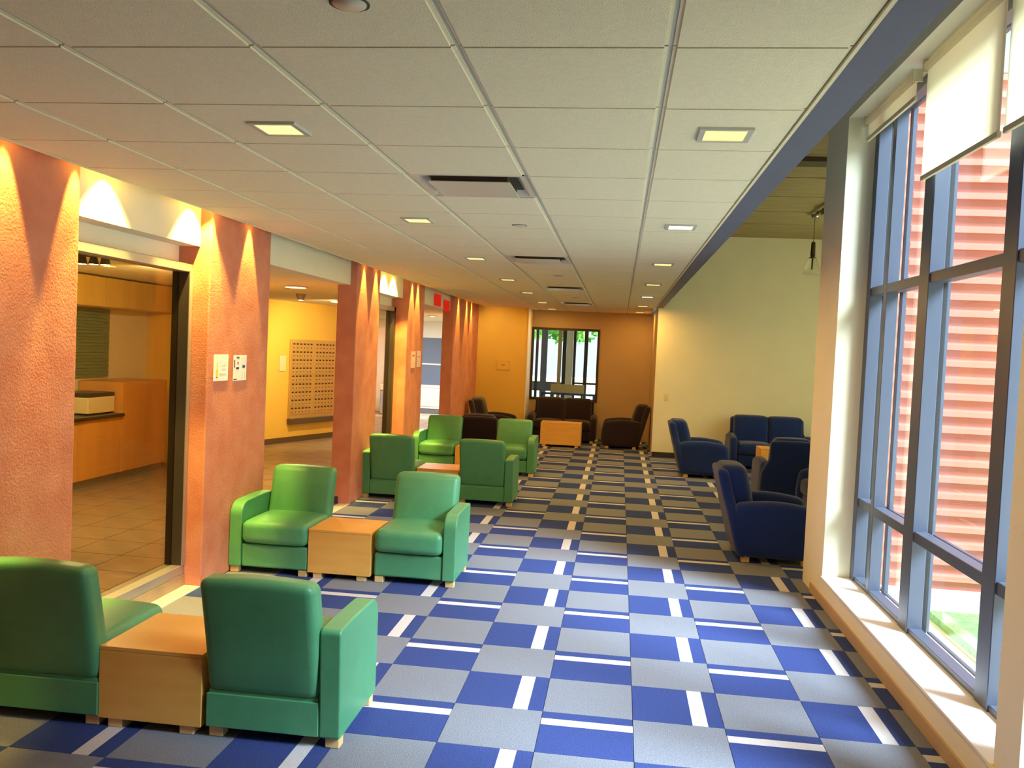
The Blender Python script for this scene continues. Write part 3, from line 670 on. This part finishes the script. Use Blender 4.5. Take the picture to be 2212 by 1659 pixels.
# ------------------------------------------------------------------ furniture
PI = math.pi
def arc(cx, cz, r, a0, a1, n=7):
    return [(cx+r*math.cos(math.radians(a0+(a1-a0)*i/n)), cz+r*math.sin(math.radians(a0+(a1-a0)*i/n))) for i in range(n+1)]
def green_chair(side, loc, rz, label):
    """front edge at local y=0, back at y~0.7; side = +1 / -1: which flank carries the arm"""
    c = empty('lounge_chair', loc, rz); tag(c, label, 'chair', 'green one-arm lounge chairs')
    h = 0.268; mt = 'green_vinyl'
    obj('base', B((-h, h, 0.03, 0.595, 0.05, 0.235)), mt, c, bevel=0.018, seg=3)
    bm = bmesh.new()
    def crown(x, y, z):
        if z > 0.30: z += 0.022*max(0, 1-(x/h)**2)*max(0, 1-((y-0.27)/0.29)**2)
        if y < 0.05: y -= 0.014*max(0, 1-(x/h)**2)
        return (x, y, z)
    roundbox(bm, -h, h, 0.0, 0.55, 0.24, 0.415, 0.05, crown); obj('seat', bm, mt, c, smooth=True)
    bm = bmesh.new()
    def lean(x, y, z):
        t = (z-0.215)/0.56; y2 = y+0.115*t+0.02*t*t
        if y < 0.53 and z > 0.38: y2 -= 0.028*max(0, 1-(x/h)**2)*max(0, 1-((z-0.6)/0.22)**2)
        z2 = z+(0.010*(1-(x/h)**2) if z > 0.72 else 0)
        return (x, y2, z2)
    roundbox(bm, -h, h, 0.47, 0.605, 0.215, 0.775, 0.045, lean); obj('backrest', bm, mt, c, smooth=True)
    obj('back_panel', B((-h, h, 0.592, 0.606, 0.055, 0.213)), mt, c, bevel=0.005)
    bm = bmesh.new(); a, b = (h+0.002, h+0.102) if side > 0 else (-h-0.102, -h-0.002)
    out = [(0.02, 0.05), (0.60, 0.05), (0.635, 0.545), (0.62, 0.56)]+[(0.45, 0.566), (0.25, 0.563)]+arc(0.135, 0.445, 0.115, 90, 180, 7)
    prism(bm, out, a, b, 'x'); obj('arm', bm, mt, c, bevel=0.022, seg=3)
    xs = (-h+0.04, h-0.04) if side == 0 else ((-h+0.04, h+0.06) if side > 0 else (-h-0.06, h-0.04))
    for x in xs:
        for y in (0.07, 0.55): obj('foot', B((x-0.034, x+0.034, y-0.03, y+0.03, 0, 0.052)), 'foot_wood', c, bevel=0.004, seg=1)
    return c
def cube_table(x0, x1, y0, y1, h, label, cat_group='maple cube tables'):
    c = empty('cube_table', ((x0+x1)/2, (y0+y1)/2, 0)); tag(c, label, 'table', cat_group); a, b = (x1-x0)/2, (y1-y0)/2; t = 0.02
    obj('table_top', B((-a, a, -b, b, h-t, h)), 'maple', c, bevel=0.003)
    obj('side_panel', B((-a, a, -b, -b+t, 0.045, h-t-0.0008)), 'maple', c, bevel=0.002); obj('side_panel', B((-a, a, b-t, b, 0.045, h-t-0.0008)), 'maple', c, bevel=0.002)
    obj('side_panel', B((-a, -a+t, -b+t, b-t, 0.045, h-t-0.0008)), 'maple', c, bevel=0.002); obj('side_panel', B((a-t, a, -b+t, b-t, 0.045, h-t-0.0008)), 'maple', c, bevel=0.002)
    for sx in (-1, 1):
        for sy in (-1, 1): obj('foot', B((sx*(a-0.075)-0.035, sx*(a-0.075)+0.035, sy*(b-0.045)-0.03, sy*(b-0.045)+0.03, 0, 0.045)), 'foot_wood' if sx < 2 else 'maple', c, bevel=0.003, seg=1)
    return c
XR, XL_ = -1.693, -2.773
green_chair(-1, (XR, -3.245, 0), PI, 'green vinyl lounge chair seen from behind with raised arm toward the tall window')
green_chair(+1, (XL_+0.015, -3.255, 0), PI, 'green vinyl lounge chair seen from behind between first terracotta pier and cube table')
cube_table(-2.49, -1.985, -3.85, -3.33, 0.385, 'maple cube table between the two green chairs seen from behind near first pier')
green_chair(-1, (XL_+0.015, -1.17, 0), 0.0, 'bright green lounge chair facing out, its arm against pier with posted papers')
green_chair(+1, (XR, -1.15, 0), 0, 'bright green lounge chair facing out with its arm toward the sunlit carpet')
cube_table(-2.485, -1.985, -1.14, -0.64, 0.385, 'sunlit maple cube table between the two bright green chairs facing out')
green_chair(-1, (XR, 3.02, 0), PI, 'shaded green lounge chair seen from behind with arm toward the carpet walkway')
green_chair(+1, (XL_, 3.02, 0), PI, 'shaded green lounge chair seen from behind against the bare pier past the mailboxes')
cube_table(-2.49, -1.985, 2.48, 2.98, 0.385, 'maple cube table between the two shaded green chairs seen from behind')
green_chair(-1, (XL_, 4.88, 0), 0, 'olive green lounge chair facing out, arm against pier with pinkish notices')
green_chair(+1, (XR, 4.88, 0), 0, 'olive green lounge chair facing out with arm toward the shaded carpet walkway')
cube_table(-2.49, -1.985, 4.9, 5.4, 0.385, 'maple cube table between the two olive green chairs facing out')

def club(loc, rz, mt, label, width=0.74, nb=1, zs=1.0, group='rounded fabric club seats', name='club_chair', cat='chair'):
    c = empty(name, loc, rz); tag(c, label, cat, group); a = width/2; aw = 0.135; inn = a-aw
    obj('base', B((-inn, inn, 0.04, 0.66, 0.045, 0.24*zs)), mt, c, bevel=0.02, seg=3)
    cw = 2*inn/nb
    for k in range(nb):
        x0 = -inn+k*cw; x1 = x0+cw; xm = (x0+x1)/2; hwid = cw/2
        def crown(x, y, z):
            if z > 0.30*zs: z += 0.03*max(0, 1-((x-xm)/hwid)**2)*max(0, 1-((y-0.28)/0.32)**2)
            return (x, y, z)
        bm = bmesh.new(); roundbox(bm, x0+0.003, x1-0.003, 0.0, 0.58, 0.24*zs, 0.43*zs, 0.06, crown); obj('seat', bm, mt, c, smooth=True)
        def lean(x, y, z):
            t = (z/zs-0.05)/0.83; y2 = y+0.19*t
            if y < 0.62 and z > 0.4*zs: y2 -= 0.045*max(0, 1-((x-xm)/hwid)**2)*max(0, 1-((z/zs-0.64)/0.26)**2)
            z2 = z+(0.012*(1-((x-xm)/hwid)**2) if z > 0.8*zs else 0)
            return (x, y2, z2)
        bm = bmesh.new(); roundbox(bm, x0+0.003, x1-0.003, 0.47, 0.69, 0.30*zs, 0.865*zs, 0.06, lean); obj('back_cushion', bm, mt, c, smooth=True)
    def shell(x, y, z):
        t = (z/zs-0.05)/0.83; k = max(0.0, min(1.0, (z/zs-0.42)/0.20)); k = k*k*(3-2*k)
        return (x*(1-k*(1-(inn+0.045)/(a-0.004))), y+0.215*t, z-0.02*k*(abs(x)/a)**4)
    bm = bmesh.new(); roundbox(bm, -a+0.004, a-0.004, 0.60, 0.705, 0.05, 0.845*zs, 0.045, shell, 7); obj('backrest', bm, mt, c, smooth=True)
    for s in (-1, 1):
        x0, x1 = (a-aw, a) if s > 0 else (-a, -a+aw)
        def armf(x, y, z):
            t = (y-0.0)/0.72
            top = 0.52+0.065*math.sin(PI*min(1, max(0, t*0.85+0.12)))-0.02*(1-t)
            z2 = 0.05+(z-0.05)*(top-0.05)/0.5*zs if z > 0.05 else z
            y2 = y+0.17*max(0, (z-0.05)/0.83)*max(0, t)
            y2 -= 0.03*math.sin(PI*max(0, min(1, z/0.5)))*(1-t)
            return (x, y2, z2)
        bm = bmesh.new(); roundbox(bm, x0+0.002*(s > 0), x1-0.002*(s < 0), 0.0, 0.66, 0.05, 0.55, 0.064, armf, 6); obj('arm', bm, mt, c, smooth=True)
    for x in (-a+0.09, a-0.09):
        for y in (0.09, 0.62): obj('foot', B((x-0.035, x+0.035, y-0.035, y+0.035, 0, 0.056)), 'foot_wood', c, bevel=0.004, seg=1)
    return c
club((1.69, 0.78, 0), PI/2, 'blue_fabric', 'navy blue club chair standing beside the end of the window wall')
club((1.55, 6.18, 0), PI/2, 'blue_fabric', 'navy blue club chair standing sideways before the cream wall with light switch')
club((2.07, 4.55, 0), PI, 'blue_fabric', 'navy blue club chair turned toward the blue loveseat, hiding the small table')
club((2.10, 3.10, 0), -PI/2, 'blue_fabric', 'navy blue club chair mostly hidden behind the end of the window wall')
club((2.47, 7.28, 0), 0, 'blue_fabric', 'navy blue two-seat loveseat against the tall cream wall', 1.44, 2, name='loveseat', cat='sofa')
cube_table(2.12, 2.62, 6.40, 6.90, 0.455, 'maple cube table standing before the blue loveseat')
club((-2.15, 9.32, 0), PI/2, 'plum_fabric', 'dark plum club chair standing sideways before the yellow wall')
club((-2.31, 6.66, 0), PI, 'plum_fabric', 'dark plum club chair back to back with the olive green chairs', 0.80, zs=0.915)
club((-0.42, 9.63, 0), -PI/2, 'plum_fabric', 'dark plum club chair standing sideways against the tan nook side wall')
club((-1.27, 9.95, 0), 0, 'plum_fabric', 'dark plum two-seat loveseat below the nook window', 1.42, 2, name='loveseat', cat='sofa')
cube_table(-1.61, -0.83, 9.02, 9.50, 0.47, 'reddish maple coffee table before the dark plum loveseat')

# ------------------------------------------------------------------ papers, plates and switches
def paper(loc_y, z, w_, h_, label, marks, mt='paper', x=XC+0.003):
    p = empty('posted_paper', (x, loc_y, z)); tag(p, label, 'paper', 'papers posted on the piers')
    obj('sheet', B((0, 0.0015, 0, w_, 0, h_)), mt, p)
    for (u0, u1, v0, v1, m_) in marks:
        o = obj('print', B((0.0015, 0.0022, u0*w_, u1*w_, v0*h_, v1*h_)), m_, p)
paper(-1.50, 1.512, 0.24, 0.20, 'white posted sheet with a yellow figure printed at one side', [(0.16, 0.30, 0.16, 0.42, 'ink_yellow'), (0.19, 0.29, 0.42, 0.70, 'ink_tan'), (0.18, 0.28, 0.12, 0.16, 'ink_purple'), (0.40, 0.88, 0.24, 0.27, 'ink_grey'), (0.55, 0.85, 0.44, 0.5, 'ink_pale'), (0.55, 0.85, 0.58, 0.64, 'ink_pale')])
paper(-1.17, 1.505, 0.235, 0.20, 'white posted sheet with scattered dark blue blocks', [(0.22, 0.44, 0.87, 0.94, 'ink_purple'), (0.04, 0.12, 0.52, 0.82, 'ink_purple'), (0.28, 0.40, 0.64, 0.74, 'ink_red'), (0.56, 0.98, 0.62, 0.92, 'ink_pale'), (0.68, 0.88, 0.50, 0.60, 'ink_blue'), (0.20, 0.42, 0.45, 0.53, 'ink_blue'), (0.02, 0.28, 0.03, 0.08, 'ink_purple'), (0.66, 0.70, 0.06, 0.36, 'ink_grey'), (0.86, 0.90, 0.06, 0.36, 'ink_grey')])
paper(4.58, 1.51, 0.26, 0.24, 'pinkish posted notice on the pier behind the olive chairs, next to its twin', [(0.2, 0.8, 0.7, 0.8, 'ink_red'), (0.2, 0.7, 0.3, 0.36, 'ink_grey')], 'paper_pink')
paper(4.92, 1.52, 0.26, 0.24, 'second pinkish posted notice on the pier behind the olive chairs', [(0.2, 0.8, 0.6, 0.66, 'ink_red'), (0.2, 0.7, 0.3, 0.36, 'ink_grey')], 'paper_pink')
p = empty('wall_plaque', (-2.57, YY-0.004, 1.40)); tag(p, 'small framed plaque on the golden yellow end wall', 'plaque')
obj('frame', B((-0.14, 0.14, -0.010, 0.003, 0, 0.20)), 'cabinet_yellow', p, bevel=0.003, seg=1); obj('sheet', B((-0.12, 0.12, -0.012, -0.010, 0.02, 0.18)), 'yellow_wall', p); obj('print', B((-0.04, 0.04, -0.0128, -0.012, 0.09, 0.13)), 'cabinet_wood', p)
p = empty('light_switch', (0.715, YN-0.002, 1.03)); tag(p, 'ivory light switch plate on the cream wall', 'switch')
obj('plate', B((-0.04, 0.04, -0.006, 0.002, 0, 0.12)), 'plastic_ivory', p, bevel=0.002, seg=1); obj('rocker', B((-0.015, 0.015, -0.010, -0.006, 0.04, 0.08)), 'plastic_ivory', p)
p = empty('blind_chain_holder', (XW-0.004, -3.83, 0.16)); tag(p, 'small ivory bracket on the pier at the end of the sill', 'bracket')
obj('body', B((-0.02, 0.004, -0.05, 0.05, 0, 0.05)), 'plastic_ivory', p, bevel=0.006); obj('clip', B((-0.026, -0.02, -0.03, -0.005, 0.01, 0.035)), 'steel_dark', p)
